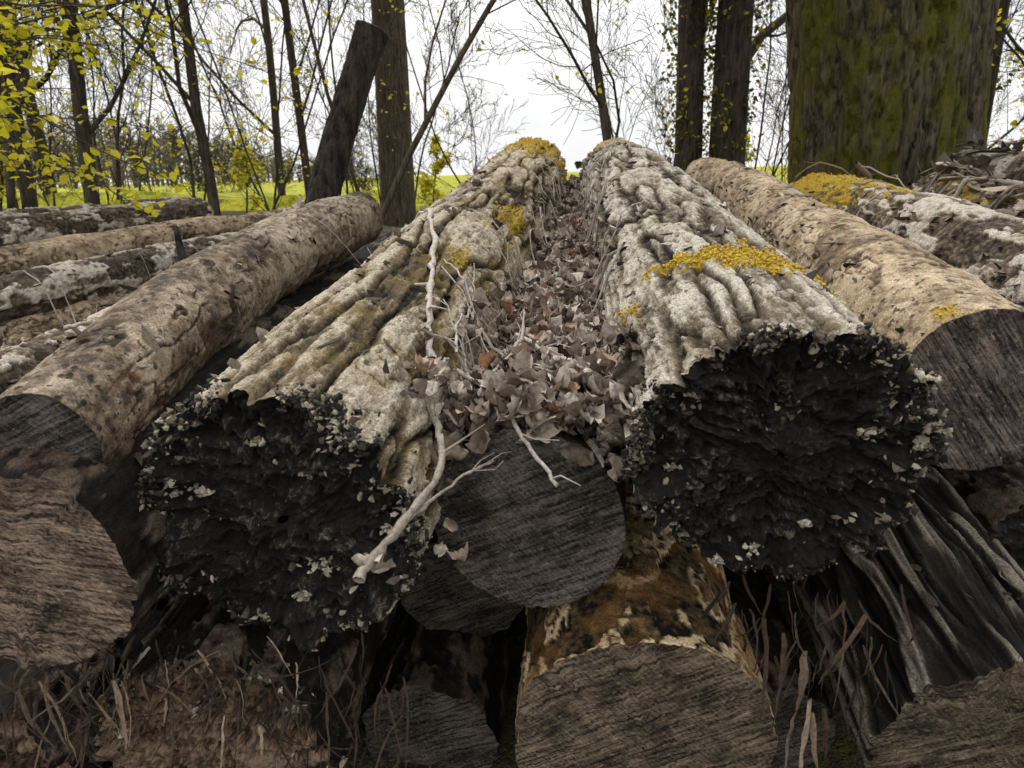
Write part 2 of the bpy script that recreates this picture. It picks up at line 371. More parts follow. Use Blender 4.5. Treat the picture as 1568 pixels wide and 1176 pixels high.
make_log([(.438,1.02,.955),(.51,2.1,1.11),(.585,3.3,1.28),(.647,4.39,1.392)],[.25,.235,.228,.225],'plate','rot','E','rotC',460,740,80,9,
   moss=[(.46,1.45,.085,.75,1.),(.36,.45,.10,.35,.9),(3.3,1.8,.12,.7,.5)],tilt=.02,flakes=4000,lump=.07,oval=(.97,.86))
make_log([(.026,1.164,.764),(.2,2.6,.79),(.36,4.2,.98)],[.185,.18,.17],'smooth','cut','D','cutD',200,120,24,5)
make_log([(-.80,.96,.785),(-.72,2.5,.85),(-.6,3.8,.95)],[.188,.17,.16],'flaky','cut','D','cutA',220,120,24,7)
make_log([(-.775,1.03,.965),(-.81,1.7,1.06),(-.76,2.4,1.15),(-.655,3.0,1.215)],[.105,.115,.112,.108],'smooth','cut','B','cutD',240,400,20,12,near=1.5,
   knots=[(.62,.2,.045,.045),(.72,1.2,.035,.02),(.45,.8,.03,.012)],lump=.1)
make_log([(.925,1.282,.976),(1.0,1.9,1.075),(1.05,2.5,1.15),(1.16,3.4,1.26),(1.19,4.4,1.37)],[.172,.165,.15,.14,.13],'smooth','cut','F','cutF',240,400,24,14,near=2.,
   knots=[(.75,2.0,.04,.02),(2.6,1.3,.05,.025),(.3,1.0,.03,.01)],moss=[(.04,2.1,.03,.12,.7)])
make_log([(1.60,1.878,1.04),(1.59,2.8,1.15),(1.58,3.75,1.22)],[.165,.165,.165],'flaky','cut','G','cutF',240,320,12,16,near=1.,moss=[(1.7,1.8,.45,1.3,1.),(1.2,1.3,.2,.5,.7)],lump=.12)
make_log([(2.25,2.5,1.08),(2.33,3.97,1.28)],[.12,.11],'flaky','cut','G','cutF',160,200,14,17,lump=.15,moss=[(1.0,1.6,.3,1.0,.7)])
make_log([(2.75,2.9,1.25),(2.75,4.4,1.40)],[.13,.12],'flaky','cut','G','cutF',160,160,12,18,lump=.12)
make_log([(2.0,2.1,.85),(2.0,3.9,1.05)],[.16,.15],'flaky','cut','G','cutF',120,120,10,19)
for k,(a,b,r,kd,mb) in enumerate([
  ((-1.503,1.3,.79),(-1.42,3.2,.80),.115,'flaky','G'),((-1.90,2.0,.80),(-1.74,3.9,.83),.07,'smooth','F'),((-1.98,2.1,.915),(-1.69,4.67,.95),.10,'flaky','G'),
  ((-2.37,2.6,.975),(-1.76,5.54,1.055),.085,'smooth','F'),((-2.71,3.0,1.04),(-2.27,5.14,1.12),.105,'flaky','G'),((-3.21,3.7,1.07),(-2.74,5.98,1.10),.10,'flaky','G'),
  ((-1.2,1.5,.70),(-1.1,3.6,.86),.13,'smooth','D'),((-1.75,1.7,.62),(-1.5,3.9,.70),.12,'flaky','D'),((-2.3,2.2,.72),(-2.0,4.7,.82),.14,'flaky','D'),((-2.9,3.0,.84),(-2.4,5.4,.92),.12,'flaky','D'),
  ((-1.15,1.9,.93),(-1.0,4.3,1.06),.07,'smooth','F')]):
    m=((a[0]+b[0])/2+random.uniform(-.04,.04),(a[1]+b[1])/2,(a[2]+b[2])/2+random.uniform(-.01,.03))
    make_log([a,m,b],[r,r,r*.95],kd,'cut',mb,'cutF',120,240,8,30+k,near=1.,lump=.13)
make_log([(.25,1.036,.353),(.35,2.6,.45),(.4,3.6,.6)],[.245,.24,.2],'patchy','cut','J','cutJ',300,240,26,50)
make_log([(.90,1.02,.375),(.98,2.0,.55),(1.0,3.2,.7)],[.205,.21,.2],'fluted','cut','K','cutJ',360,240,26,51)
make_log([(-.565,1.03,.34),(-.45,2.4,.5),(-.3,3.6,.7)],[.225,.22,.2],'flaky','rot','D','rotI',260,200,60,52,flakes=500)
make_log([(-1.04,1.055,.246),(-.95,3.0,.5)],[.2,.2],'flaky','rot','D','rotI',160,120,24,53)
make_log([(1.25,1.35,.56),(1.35,3.2,.85)],[.19,.18],'flaky','rot','D','rotC',160,120,20,54)
for k,(a,b,r) in enumerate([((-.13,1.45,.42),(0,3.6,.7),.15),((-.2,1.3,.12),(0,3,.3),.16),((.6,1.3,.12),(.7,3,.3),.15),((1.4,1.3,.18),(1.5,3,.4),.18),((.62,1.6,.62),(.7,3.8,.85),.13),((-1.35,1.3,.42),(-1.2,3.4,.6),.18),((1.75,1.7,.5),(1.8,3.8,.75),.2),((-1.75,1.5,.2),(-1.6,3.4,.4),.2),((-.6,2.4,.85),(-.3,4.2,1.0),.16),((1.0,2.2,.8),(1.1,4.3,1.05),.16)]):
    make_log([a,b],[r,r],'flaky','cut','D','cutD',80,80,8,60+k)
# ------------------------------------------------------------------ terrain
def terr(x,y):
    x=np.asarray(x,float);y=np.asarray(y,float)
    z=.8*ss(1.8,6.0,y)+.027*x*ss(8,40,y)
    P=np.stack([x*.6,y*.6,np.zeros_like(x)],-1).reshape(-1,3)
    return z+((fbm(P,5,3)-.5)*.22).reshape(x.shape)*ss(0,3,np.abs(y)+1)
gx=np.concatenate([-np.geomspace(400,6,40),np.linspace(-5.9,5.9,90),np.geomspace(6,400,40)]);gy=np.concatenate([-np.geomspace(200,1,16),np.linspace(-.9,14,120),np.geomspace(14.2,500,50)])
X,Y=np.meshgrid(gx,gy);Z=terr(X,Y)
nx=len(gx);ny=len(gy);j=np.arange(ny-1)[:,None];i=np.arange(nx-1)[None,:]
GF=np.stack([j*nx+i,j*nx+i+1,(j+1)*nx+i+1,(j+1)*nx+i],-1).reshape(-1,4)
t=NT('woodland_floor');g=t.n('ShaderNodeNewGeometry');P=g.outputs['Position']
col=t.ramp(t.noise(P,9,5,.7),[(.35,(.03,.022,.015)),(.5,(.09,.065,.04)),(.62,(.09,.11,.02)),(.75,(.16,.18,.03))])
M['ground']=t.out(col,.95,t.noise(P,25,4,.7),1,.05)
GV=np.stack([X.ravel(),Y.ravel(),Z.ravel()],1)
mk('ground',GV,GF,(M['ground'],))
gx2=np.linspace(-190,190,260);gy2=np.geomspace(11,330,90);X2,Y2=np.meshgrid(gx2,gy2)
X2=X2*(Y2/330)**.75
P3=np.stack([X2.ravel()*1.3,Y2.ravel()*1.3,np.zeros(X2.size)],1)
Z2=terr(X2,Y2).ravel()+.20+.25*(fbm(P3,9,3)-.5)
Z2[:260]-=.5
nx=260;j=np.arange(89)[:,None];i=np.arange(nx-1)[None,:];F2=np.stack([j*nx+i,j*nx+i+1,(j+1)*nx+i+1,(j+1)*nx+i],-1).reshape(-1,4)
t=NT('rapeseed');g=t.n('ShaderNodeNewGeometry');P=g.outputs['Position']
M['rape']=t.out(t.ramp(t.noise(P,3,5,.75),[(.36,(.12,.15,.012)),(.5,(.42,.42,.02)),(.68,(.62,.56,.04))]),.9,t.noise(P,12,3,.7),1,.1)
mk('rapeseed_field',np.stack([X2.ravel(),Y2.ravel(),Z2],1),F2,(M['rape'],))
# ------------------------------------------------------------------ tubes
class Tubes:
    def __init__(s): s.V=[];s.F=[];s.R=[];s.o=0
    def add(s,P,R,k=4,rnd=None):
        P=np.asarray(P,float);n=len(P)
        T=np.gradient(P,axis=0);T/=np.linalg.norm(T,axis=1)[:,None]+1e-9
        ref=np.array([0,0,1.]) if abs(T[0,2])<.8 else np.array([1.,0,0])
        a=np.cross(T,ref);a/=np.linalg.norm(a,axis=1)[:,None]+1e-9;b=np.cross(T,a)
        th=np.arange(k)*TAU/k
        V=P[:,None,:]+np.asarray(R)[:,None,None]*(a[:,None,:]*np.cos(th)[None,:,None]+b[:,None,:]*np.sin(th)[None,:,None])
        j=np.arange(n-1)[:,None];i=np.arange(k)[None,:];i2=(i+1)%k
        F=np.stack([j*k+i,j*k+i2,(j+1)*k+i2,(j+1)*k+i],-1).reshape(-1,4)+s.o
        s.V.append(V.reshape(-1,3));s.F.append(F);s.R.append(np.full(n*k,random.random() if rnd is None else rnd));s.o+=n*k
    def get(s): return np.concatenate(s.V),np.concatenate(s.F),np.concatenate(s.R)
def leaf_simple(seed):
    V=np.array([[0,0,0],[.32,.3,.06],[.30,.7,.03],[0,1.05,-.12],[-.30,.7,.05],[-.32,.3,.04],[0,.35,-.03],[0,.7,-.06]])
    V=V+rng.normal(size=V.shape)*.03
    F=np.array([[0,1,2,6],[6,2,3,7],[0,6,4,5],[6,7,3,4]]);return V,F
SL=[leaf_simple(k) for k in range(4)]
def grow(tb,tips,P0,D,L,r,lev,maxlev,spread=.8,up=.15,nch=6,wob=.18,start=.25,rmin=.0018,wob0=.03):
    n=9 if lev==0 else (5 if lev<3 else 3)
    pts=[np.array(P0,float)];d=np.array(D,float);d/=np.linalg.norm(d);d0=d.copy()
    for k in range(n):
        w_=wob0 if lev==0 else wob
        d=d+rng.normal(size=3)*w_+np.array([0,0,up*.3])*(lev>0);
        if lev==0: d=d*.7+d0*.3
        d/=np.linalg.norm(d);pts.append(pts[-1]+d*L/n)
    pts=np.array(pts)
    if lev>0 and pts[0][2]>5.5: return
    R=np.maximum(np.linspace(r,r*(.35 if lev else .6),len(pts)),rmin)
    tb.add(pts,R,8 if r>.04 else (5 if r>.012 else 3))
    if lev>=maxlev: tips.append((pts,lev));return
    m=nch if lev==0 else max(3,nch-2*lev)
    for c in range(m):
        t=start+(1-start)*(c+rng.uniform(0,1))/m;f=t*(len(pts)-1);k=min(int(f),len(pts)-2);p=pts[k]+(pts[k+1]-pts[k])*(f-k)
        T=pts[k+1]-pts[k];T/=np.linalg.norm(T);rd=rng.normal(size=3);rd-=T*rd.dot(T);rd/=np.linalg.norm(rd)
        nd=T*rng.uniform(.5,1)+rd*spread+np.array([0,0,up])
        rl=R[k]*rng.uniform(.25,.5)
        grow(tb,tips,p,nd,L*rng.uniform(.28,.5)*(1.15-.5*t),rl,lev+1,maxlev,spread,up,nch,wob*1.2,.15,rmin)
def tree(name,base,H,r,lean=(0,0),nch=9,maxlev=3,leafn=0,leafsize=.045,mat='treebark',start=.3,lmat='spring',spread=.8,rmin=.0018,wob0=.03):
    tb=Tubes();tips=[];z=float(terr(np.array([base[0]]),np.array([base[1]]))[0])
    grow(tb,tips,(base[0],base[1],z-.1),(lean[0],lean[1],1),H,r,0,maxlev,spread,.15,nch,.15,start,rmin,wob0)
    V,F,R=tb.get();mi=np.zeros(len(F),int)
    if leafn and tips:
        tz=np.array([t_[0][-1][2] for t_ in tips]);w=np.exp(-np.maximum(tz-2.,0)/1.5)*rng.uniform(0,1,len(tips))**2;w/=w.sum()
        pos=[];ch=rng.choice(len(tips),leafn,p=w)
        for c in ch:
            p=tips[c][0];f=rng.uniform(.1,1)*(len(p)-1);k=min(int(f),len(p)-2);pos.append(p[k]+(p[k+1]-p[k])*(f-k)+rng.normal(size=3)*.02)
        v,f,rr=instance(SL,np.array(pos),rotmats(leafn,.9),rng.uniform(.6,1.2,leafn)*leafsize)
        mi=np.concatenate([mi,np.ones(len(f),int)]);F=np.concatenate([F,f+len(V)]);V=np.concatenate([V,v]);R=np.concatenate([R,rr])
    return mk(name,V,F,(M[mat],M[lmat]),mi,{'rnd':R})
# ------------------------------------------------------------------ trees
tree('bare_tree',(-1.50,9.3),8,.235,(.0,0),8,3,350,.07,'treemid',start=.3,wob0=.01)
tree('woodland_tree',(-4.3,7.2),6,.075,(.05,0),12,3,700,.06,start=.15)
tree('woodland_tree',(-3.03,7.2),6,.058,(-.02,0),12,3,400,.055,start=.15)
tree('woodland_tree',(-5.6,8.2),7,.075,(.03,0),12,3,700,.06,start=.15)
tree('woodland_tree',(-2.35,8.3),6.5,.05,(-.02,0),12,3,150,.055,start=.15)
tree('woodland_tree',(-4.75,6.6),5.5,.04,(.14,0),12,3,600,.06,start=.15,wob0=.06)
tree('leaning_sapling',(-1.35,6.2),4.2,.032,(.62,.1),9,3,50,.05,'treemid',start=.25,wob0=.05)
tree('leaning_sapling',(1.0,6.0),4.2,.042,(-.20,.1),12,3,120,.045,start=.15,wob0=.05)
tree('ivy_clad_tree',(2.36,7.8),8,.21,(-.03,0),10,3,400,.055,start=.15,lmat='ivy',wob0=.008)
tree('ivy_clad_tree',(1.98,7.9),8,.16,(-.06,0),10,3,400,.055,start=.15,lmat='ivy',wob0=.008)
for bx,by,rr_,ln in ((2.36,7.8,.20,-.03),(1.98,7.9,.15,-.06)):
    n=2400;a=rng.uniform(0,TAU,n);z=.8+3.2*rng.uniform(0,1,n)**.8;d=rr_+np.abs(rng.normal(size=n))*.09
    dx=fbm(np.stack([np.cos(a)*1.5,np.sin(a)*1.5,z*2],1),3,3);k=dx>.49
    p=np.stack([bx+np.cos(a)*d+ln*(z-.8),by+np.sin(a)*d,z],1)[k]
    v,f,r=instance(SL,p,rotmats(len(p)),rng.uniform(.5,1.1,len(p))*.055)
    mk('ivy',v,f,(M['ivy'],),attrs={'rnd':r},parent=bpy.data.objects['ivy_clad_tree'])
sh=[]
for k in range(46):
    d=rng.uniform(6.5,12);a=rng.uniform(-.80,-.18) if k<26 else rng.uniform(-.2,.8)
    sh.append((a*d,d*1.03))
for k,(x,y) in enumerate(sh):
    left=x<-.2*y
    tree('bare_sapling',(x,y),rng.uniform(2.2,4.5) if left else rng.uniform(1.9,3.4),rng.uniform(.008,.022) if left else .012,(rng.normal()*.25,rng.normal()*.1),9 if left else 10,3,int(rng.uniform(0,120)) if left else 30,.05,start=.05,spread=.6,rmin=.0024,wob0=.10)
tree('woodland_tree',(-7.5,11.5),8,.11,(0,0),11,3,400,.07,start=.15)
tree('woodland_tree',(-3.9,12),8,.07,(0,0),11,3,100,.07,start=.15)
tree('woodland_tree',(5.2,8.0),6,.06,(-.03,0),12,3,700,.07,start=.05,lmat='ivy')
tree('woodland_tree',(5.8,7.5),6,.07,(-.09,0),12,3,700,.07,start=.05)
tree('flowering_shrub',(3.25,10.5),1.0,.015,(.1,0),9,3,700,.07,start=.05)
tree('flowering_shrub',(-1.2,10.5),1.0,.015,(.1,0),9,3,600,.07,start=.05)
tree('flowering_shrub',(-3.6,9.5),1.1,.015,(.1,0),9,3,500,.07,start=.05)
tree('flowering_shrub',(-6.6,9.0),1.6,.015,(.1,0),9,3,800,.07,start=.05)
for k in range(8):
    y=rng.uniform(11,16);x=rng.uniform(-.75,-.12)*y
    tree('bramble_thicket',(x,y),rng.uniform(1.,1.8),.012,(rng.normal()*.4,0),13,3,60,.06,start=.02,spread=.9,rmin=.003,wob0=.15)
nth=260;nz=240;zz=np.linspace(0.3,7.5,nz);th=np.linspace(0,TAU,nth,endpoint=False)
TH=np.tile(th,nz);ZZ=np.repeat(zz,nth);q=np.stack([np.cos(TH)*.62,np.sin(TH)*.62,ZZ],1)
n1=fbm(q*np.array([11,11,2.2])+(fbm(q*4,3,2)[:,None]-.5)*2,5,3)
R=.585+.16*np.exp(-(ZZ-.9)/.22)+.11*(fbm(np.stack([np.cos(TH)*2.2,np.sin(TH)*2.2,ZZ*.25],1),8,2)-.5)*2+.035*ss(0,.05,np.abs(n1-.5))+.04*(fbm(q*np.array([26,26,9]),4,3)-.5)
OX=lambda z:2.74-.16*(z-1.4)
V=np.stack([OX(ZZ)+R*np.cos(TH),5.25+R*np.sin(TH),ZZ],1);j=np.arange(nz-1)[:,None];i=np.arange(nth)[None,:];i2=(i+1)%nth
F=np.stack([j*nth+i,j*nth+i2,(j+1)*nth+i2,(j+1)*nth+i],-1).reshape(-1,4)
oak=mk('old_oak_tree',V,F,(M['oak'],))
tb=Tubes();tips=[]
for k in range(6):
    a=k*TAU/6+rng.uniform(-.3,.3);grow(tb,tips,(OX(6.5)+math.cos(a)*.3,5.25+math.sin(a)*.3,6.2+k*.18),(math.cos(a),math.sin(a),.7),4.5,.2,0,0,.8,.1,8,.12,.25,.004,.08)
V,F,R=tb.get();mk('limbs',V,F,(M['oak'],),attrs={'rnd':R},parent=oak)
P=catmull([(-.89,3.02,1.0),(-.855,3.08,1.2),(-.775,3.2,1.52),(-.67,3.3,1.85),(-.614,3.33,2.0)],30)
nth=120;n=len(P);T=np.gradient(P,axis=0);T/=np.linalg.norm(T,axis=1)[:,None];A=np.cross(T,[0,1,0]);A/=np.linalg.norm(A,axis=1)[:,None];B_=np.cross(A,T)
th=np.linspace(0,TAU,nth,endpoint=False);rr=np.interp(np.linspace(0,1,n),[0,.3,.8,1],[.080,.071,.066,.074])
nn=fbm(np.stack([np.repeat(np.arange(n)*.06,nth),np.tile(np.cos(th)*1.2,n),np.tile(np.sin(th)*1.2,n)],1),4,3).reshape(n,nth)
n9=fbm(np.stack([np.repeat(np.arange(n)*.3,nth),np.tile(np.cos(th)*9,n),np.tile(np.sin(th)*9,n)],1),9,3).reshape(n,nth)
RR=rr[:,None]*(1+.22*(nn-.5)+.20*(n9-.5))
V=P[:,None,:]+RR[:,:,None]*(A[:,None,:]*np.cos(th)[None,:,None]+B_[:,None,:]*np.sin(th)[None,:,None])
rings=[V]
for rho in (.97,.7,.35,.02): rings.append((P[-1]+(V[-1]-P[-1])*rho+T[-1]*(.004 if rho<.9 else .003))[None])
V=np.concatenate(rings);n2=len(V);j=np.arange(n2-1)[:,None];i=np.arange(nth)[None,:];i2=(i+1)%nth
F=np.stack([j*nth+i,j*nth+i2,(j+1)*nth+i2,(j+1)*nth+i],-1).reshape(-1,4)
mk('sawn_off_stem',V.reshape(-1,3),F,(M['stub'],M['cutF']),np.repeat((np.arange(n2-1)>=n-1).astype(int),nth),{'lc':V.reshape(-1,3)})
tb=Tubes();pos=[]
for k in range(36):
    y0=rng.uniform(3.4,5.0);z0=rng.uniform(1.45,2.9);x0=-.74*y0-.1
    L=rng.uniform(.4,1.9)*(1.1 if z0>2.3 else .8);d=np.array([1,rng.normal()*.15,rng.uniform(-.25,.25)]);p=np.array([x0,y0,z0]);pts=[p]
    for s_ in range(9):
        d=d+np.array([0,rng.normal()*.1,rng.normal()*.12-.02]);d/=np.linalg.norm(d);p=p+d*L/9;pts.append(p)
    pts=np.array(pts);tb.add(pts,np.linspace(.007,.002,10),4,.2)
    for s_ in range(1,10):
        for _ in range(rng.integers(1,5)):
            dd=rng.normal(size=3)*.6+np.array([.6,0,-.3]);dd/=np.linalg.norm(dd);l=rng.uniform(.05,.2)
            q_=pts[s_]+dd*l;tb.add([pts[s_],pts[s_]+dd*l*.5+rng.normal(size=3)*.01,q_],[.002,.0016,.001],3,.2)
            for w_ in (.5,.8,1.):
                if rng.uniform()<.45: pos.append(pts[s_]+dd*l*w_+rng.normal(size=3)*.01)
V,F,R=tb.get();mi=np.zeros(len(F),int);pos=np.array(pos)
v,f,r=instance(SL,pos,rotmats(len(pos),1.0),rng.uniform(.6,1.2,len(pos))*.060)
mi=np.concatenate([mi,np.ones(len(f),int)])
mk('spring_leaf_branches',np.concatenate([V,v]),np.concatenate([F,f+len(V)]),(M['treebark'],M['spring']),mi,{'rnd':np.concatenate([R,r])})
tb=Tubes()
for k in range(420):
    y=rng.uniform(60,150);x=rng.uniform(-1.0,-.22)*y;e=float(ss(-.24,-.55,np.array(x/y)));Ht=(3.5+6.5*e)*rng.uniform(.7,1.2)*y/120
    z=float(terr(np.array([x]),np.array([y]))[0]);b=np.array([x,y,z]);tb.add([b,b+[0,0,Ht*.5],b+[rng.normal()*.3,0,Ht]],[.12,.09,.03],3,rng.uniform(0,.5))
    for c in range(24):
        t_=rng.uniform(.08,1);p=b+[0,0,Ht*t_];dd=np.array([rng.normal(),rng.normal(),rng.uniform(.2,1.4)]);l=Ht*.3*rng.uniform(.4,1);q_=p+dd*l/1.6
        tb.add([p,(p+q_)/2+rng.normal(size=3)*.15,q_],[.07,.06,.05],3,rng.uniform(0,1))
V,F,R=tb.get();mk('distant_woodland',V,F,(M['farwood'],),attrs={'rnd':R})
# ------------------------------------------------------------------ litter
def zfloor(y): return .935+.02*np.clip(y-1.16,0,.6)+.135*np.clip(y-1.76,0,9)
my=np.linspace(1.2,4.35,90);mx=np.linspace(0,1,24)
Xa=[];
for y in my:
    cx=-.392+(y-1.02)*.1535;ex=.438+(y-1.02)*.062;Xa.append(cx+.02+(ex-cx-.04)*mx)
Xa=np.array(Xa);Ya=np.repeat(my[:,None],24,1);Za=zfloor(Ya)+.05*(fbm(np.stack([Xa.ravel()*14,Ya.ravel()*14,0*Xa.ravel()],1),3,3).reshape(Xa.shape)-.5)
MV=np.stack([Xa.ravel(),Ya.ravel(),Za.ravel()],1);j=np.arange(89)[:,None];i=np.arange(23)[None,:];MF=np.stack([j*24+i,j*24+i+1,(j+1)*24+i+1,(j+1)*24+i],-1).reshape(-1,4)
t=NT('leaf_mould');g=t.n('ShaderNodeNewGeometry');nz=t.noise(g.outputs['Position'],60,4,.7);M['mould']=t.out(t.ramp(nz,[(.35,(.015,.01,.008)),(.7,(.09,.06,.04))]),.95,nz,1,.02)
litter=mk('leaf_litter',MV,MF,(M['mould'],))
bv=BVHTree.FromPolygons([tuple(v) for v in np.concatenate(allV+[MV,GV]).tolist()],[tuple(f) for f in np.concatenate(allF+[MF+voff,GF+voff+len(MV)]).tolist()])
def drop(x,y,z0=3.):
    h=bv.ray_cast(Vector((x,y,z0)),Vector((0,0,-1)));return (h[0],h[1]) if h[0] is not None else (None,None)
def dry_leaf(seed):
    r_=np.random.default_rng(seed);nu,nv=7,9;u=np.linspace(-1,1,nu);v=np.linspace(0,1,nv);U,Vv=np.meshgrid(u,v)
    w=.32*np.sin(np.pi*np.clip(Vv,.02,.98)**.85)**.7*(1+.10*np.sin(Vv*26+r_.uniform(0,6)))*(1+.15*np.sin(Vv*9+U*2+r_.uniform(0,6)))
    x=U*w;y=Vv-.5;z=np.abs(U)*w*r_.uniform(.2,1.8)+.08*np.sin(U*4+Vv*7+r_.uniform(0,6))+.05*np.sin(Vv*15+U*3)
    c=r_.uniform(-2.4,2.4);z=z+c*.5*x*(Vv-.5)
    k=r_.uniform(.2,3.4);yy=np.sin(y*k)/k;z=z+(1-np.cos(y*k))/k
    V=np.stack([x.ravel(),yy.ravel(),z.ravel()],1);j=np.arange(nv-1)[:,None];i=np.arange(nu-1)[None,:]
    return V,np.stack([j*nu+i,j*nu+i+1,(j+1)*nu+i+1,(j+1)*nu+i],-1).reshape(-1,4)
DL=[dry_leaf(k) for k in range(16)]
pp=[]
for _ in range(5800):
    y=1.17+3.2*rng.uniform()**1.25;cx=-.392+(y-1.02)*.1535+.16;ex=.438+(y-1.02)*.062-.14
    t_=np.clip(rng.normal()*.30+.52,0,1);x=cx+(ex-cx)*t_
    p,nm=drop(x,y)
    if p is None: continue
    if p.z>zfloor(y)+.06+.06*rng.uniform()**3: continue
    pp.append((p.x,p.y,p.z+rng.uniform(0,.06)))
for _ in range(700):
    x=rng.uniform(-1.9,2.6);y=rng.uniform(1.1,4.5);p,nm=drop(x,y)
    if p is None or p.z<.5: continue
    if nm.z>.6 and rng.uniform()<.988: continue
    pp.append((p.x,p.y,p.z+.006))
pp+= [(-.19,1.0,.915),(-.1,1.02,.84),(-.12,1.0,.80),(-.08,1.0,.78),(-.22,.86,.86),(-.2,.87,.85),(-.15,1.03,.9),(.12,1.12,.93),(.2,1.1,.90),(.17,1.13,.95),(-.1,1.1,.92),(-.05,1.12,.94),(-.14,1.1,.90),(-.12,1.08,.88),(-.17,1.05,.86),(-.15,1.04,.82)]
pp=np.array(pp)
v,f,r=instance(DL,pp,rotmats(len(pp),.95),rng.uniform(.4,1.25,len(pp))*.060)
mk('dry_leaves',v,f,(M['leaf'],),attrs={'rnd':r},parent=litter)
pp=[]
for _ in range(12000):
    x=rng.uniform(-1.9,2.9);y=rng.uniform(1.1,4.6)
    p,nm=drop(x,y)
    if p is None or p.z<.6: continue
    if nm.z>.72 and rng.uniform()<.94: continue
    pp.append((p.x,p.y,p.z+.003))
pp=np.array(pp);v,f,r=instance(CHIP,pp,rotmats(len(pp),.6),rng.uniform(.25,1,(len(pp),1))**2*.022*rng.uniform(.4,1.4,(len(pp),3)))
mk('bark_debris',v,f,(M['flakep'],),attrs={'rnd':r},smooth=False)
pp=[]
for _ in range(1000):
    x=rng.uniform(1.75,3.2);y=rng.uniform(2.7,4.4);p,nm=drop(x,y)
    if p is not None: pp.append((p.x,p.y,p.z+.01+rng.uniform(0,.06)))
pp=np.array(pp);v,f,r=instance(CHIP,pp,rotmats(len(pp),.6),rng.uniform(.2,1,(len(pp),1))**1.8*.075*rng.uniform(.3,1.4,(len(pp),3)))
mk('bark_scrap_heap',v,f,(M['scrap'],),attrs={'rnd':r},smooth=False)
tb=Tubes()
def twig(xyz,r0,r1,lift=None,rnd=.6,wob=.006):
    P=catmull(xyz,7)
    if lift is not None:
        for k in range(len(P)):
            p,nm=drop(P[k,0],P[k,1])
            if p is not None: P[k,2]=p.z+lift
        z=P[:,2].copy()
        for _ in range(3): z[1:-1]=np.maximum(z[1:-1],(z[:-2]+z[2:])/2)
        P[:,2]=z
        if np.max(np.abs(np.diff(z)))>.12: return P
    P[1:-1]+=rng.normal(size=P[1:-1].shape)*wob*.5
    R=np.linspace(r0,r1,len(P))*(1+.25*rng.normal(size=len(P)).clip(-1,1));tb.add(P,R,7,rnd)
    if r0>.0035:
        for _ in range(3):
            k=rng.integers(1,len(P)-1);d=P[k]-P[k-1];d/=np.linalg.norm(d)+1e-9;d=d+rng.normal(size=3)*.6;d[2]=abs(d[2])*.4;d/=np.linalg.norm(d);l=rng.uniform(.03,.12)
            tb.add([P[k],P[k]+d*l*.5+rng.normal(size=3)*.006,P[k]+d*l],[r1*.6,r1*.45,.0008],5,rnd)
    return P
twig([(-.46,3.6,0),(-.40,2.75,0),(-.29,2.35,0),(-.215,1.9,0),(-.20,1.7,0),(-.185,1.5,0),(-.16,1.30,0)],.0065,.0075,.008,.95)
twig([(-.185,1.5,1.10),(-.175,1.36,1.05),(-.16,1.24,1.0)],.0075,.0065,None,.95,.003)
twig([(-.40,2.75,0),(-.3,2.9,0),(-.2,3.1,0)],.004,.002,.01,.9)
twig([(-.213,.826,.859),(-.186,.886,.883),(-.118,1.008,.937),(-.13,1.12,.97),(-.16,1.24,1.0)],.0075,.005,None,.6,.004)
twig([(-.16,.93,.895),(-.09,1.03,.915),(-.033,1.106,.917)],.004,.002,None,.7,.003)
twig([(-.135,1.43,1.0),(-.03,1.24,.99),(.02,1.13,.95),(.075,1.04,.90)],.005,.003,None,.9,.004)
twig([(.01,1.55,1.04),(.1,1.42,1.02),(.19,1.31,1.0)],.005,.003,None,.95,.004)
twig([(-.05,1.3,1.0),(.02,1.5,1.04),(.03,1.75,1.06)],.005,.003,None,.7,.004)
twig([(.12,2.2,0),(.2,2.05,0),(.3,1.85,0)],.007,.005,.035,.6)
twig([(.15,2.6,0),(.25,2.3,0),(.22,2.0,0)],.005,.003,.035,.5)
for k in range(290):
    if k<160: y=1.36+2.3*rng.uniform()**1.6;x=-.392+(y-1.02)*.1535+rng.uniform(.2,.52);L=rng.uniform(.08,.26)
    elif k<220: y=rng.uniform(1.7,4.0);x=-.392+(y-1.02)*.1535-rng.uniform(.14,.3);L=rng.uniform(.15,.7)
    else: y=rng.uniform(1.6,4.4);x=rng.choice([rng.uniform(-2,-.8),rng.uniform(1.2,2.9)]);L=rng.uniform(.1,.5)
    a=rng.normal()*.9+pi/2 if k<160 else (rng.normal()*.3+1.35 if k<220 else rng.uniform(0,pi));dx,dy=math.cos(a)*L/2,math.sin(a)*L/2
    w=rng.normal(size=2)*L*.08
    twig([(x-dx,y-dy,0),(x+w[0],y+w[1],0),(x+dx,y+dy,0)],rng.uniform(.0018,.0045),.0015,.055 if k<160 else .006,rng.uniform(.5,1),.003)
for k in range(120):
    y=rng.uniform(2.8,4.3);x=rng.uniform(1.7,3.1);a=rng.uniform(0,pi);L=rng.uniform(.15,.8);dx,dy=math.cos(a)*L/2,math.sin(a)*L/2
    twig([(x-dx,y-dy,0),(x,y,0),(x+dx,y+dy,0)],rng.uniform(.003,.014),.003,.06,rng.uniform(0,.9),.01)
V,F,R=tb.get();mk('fallen_twigs',V,F,(M['twig'],),attrs={'rnd':R})
SV=[];SF=[];SR=[];so=0
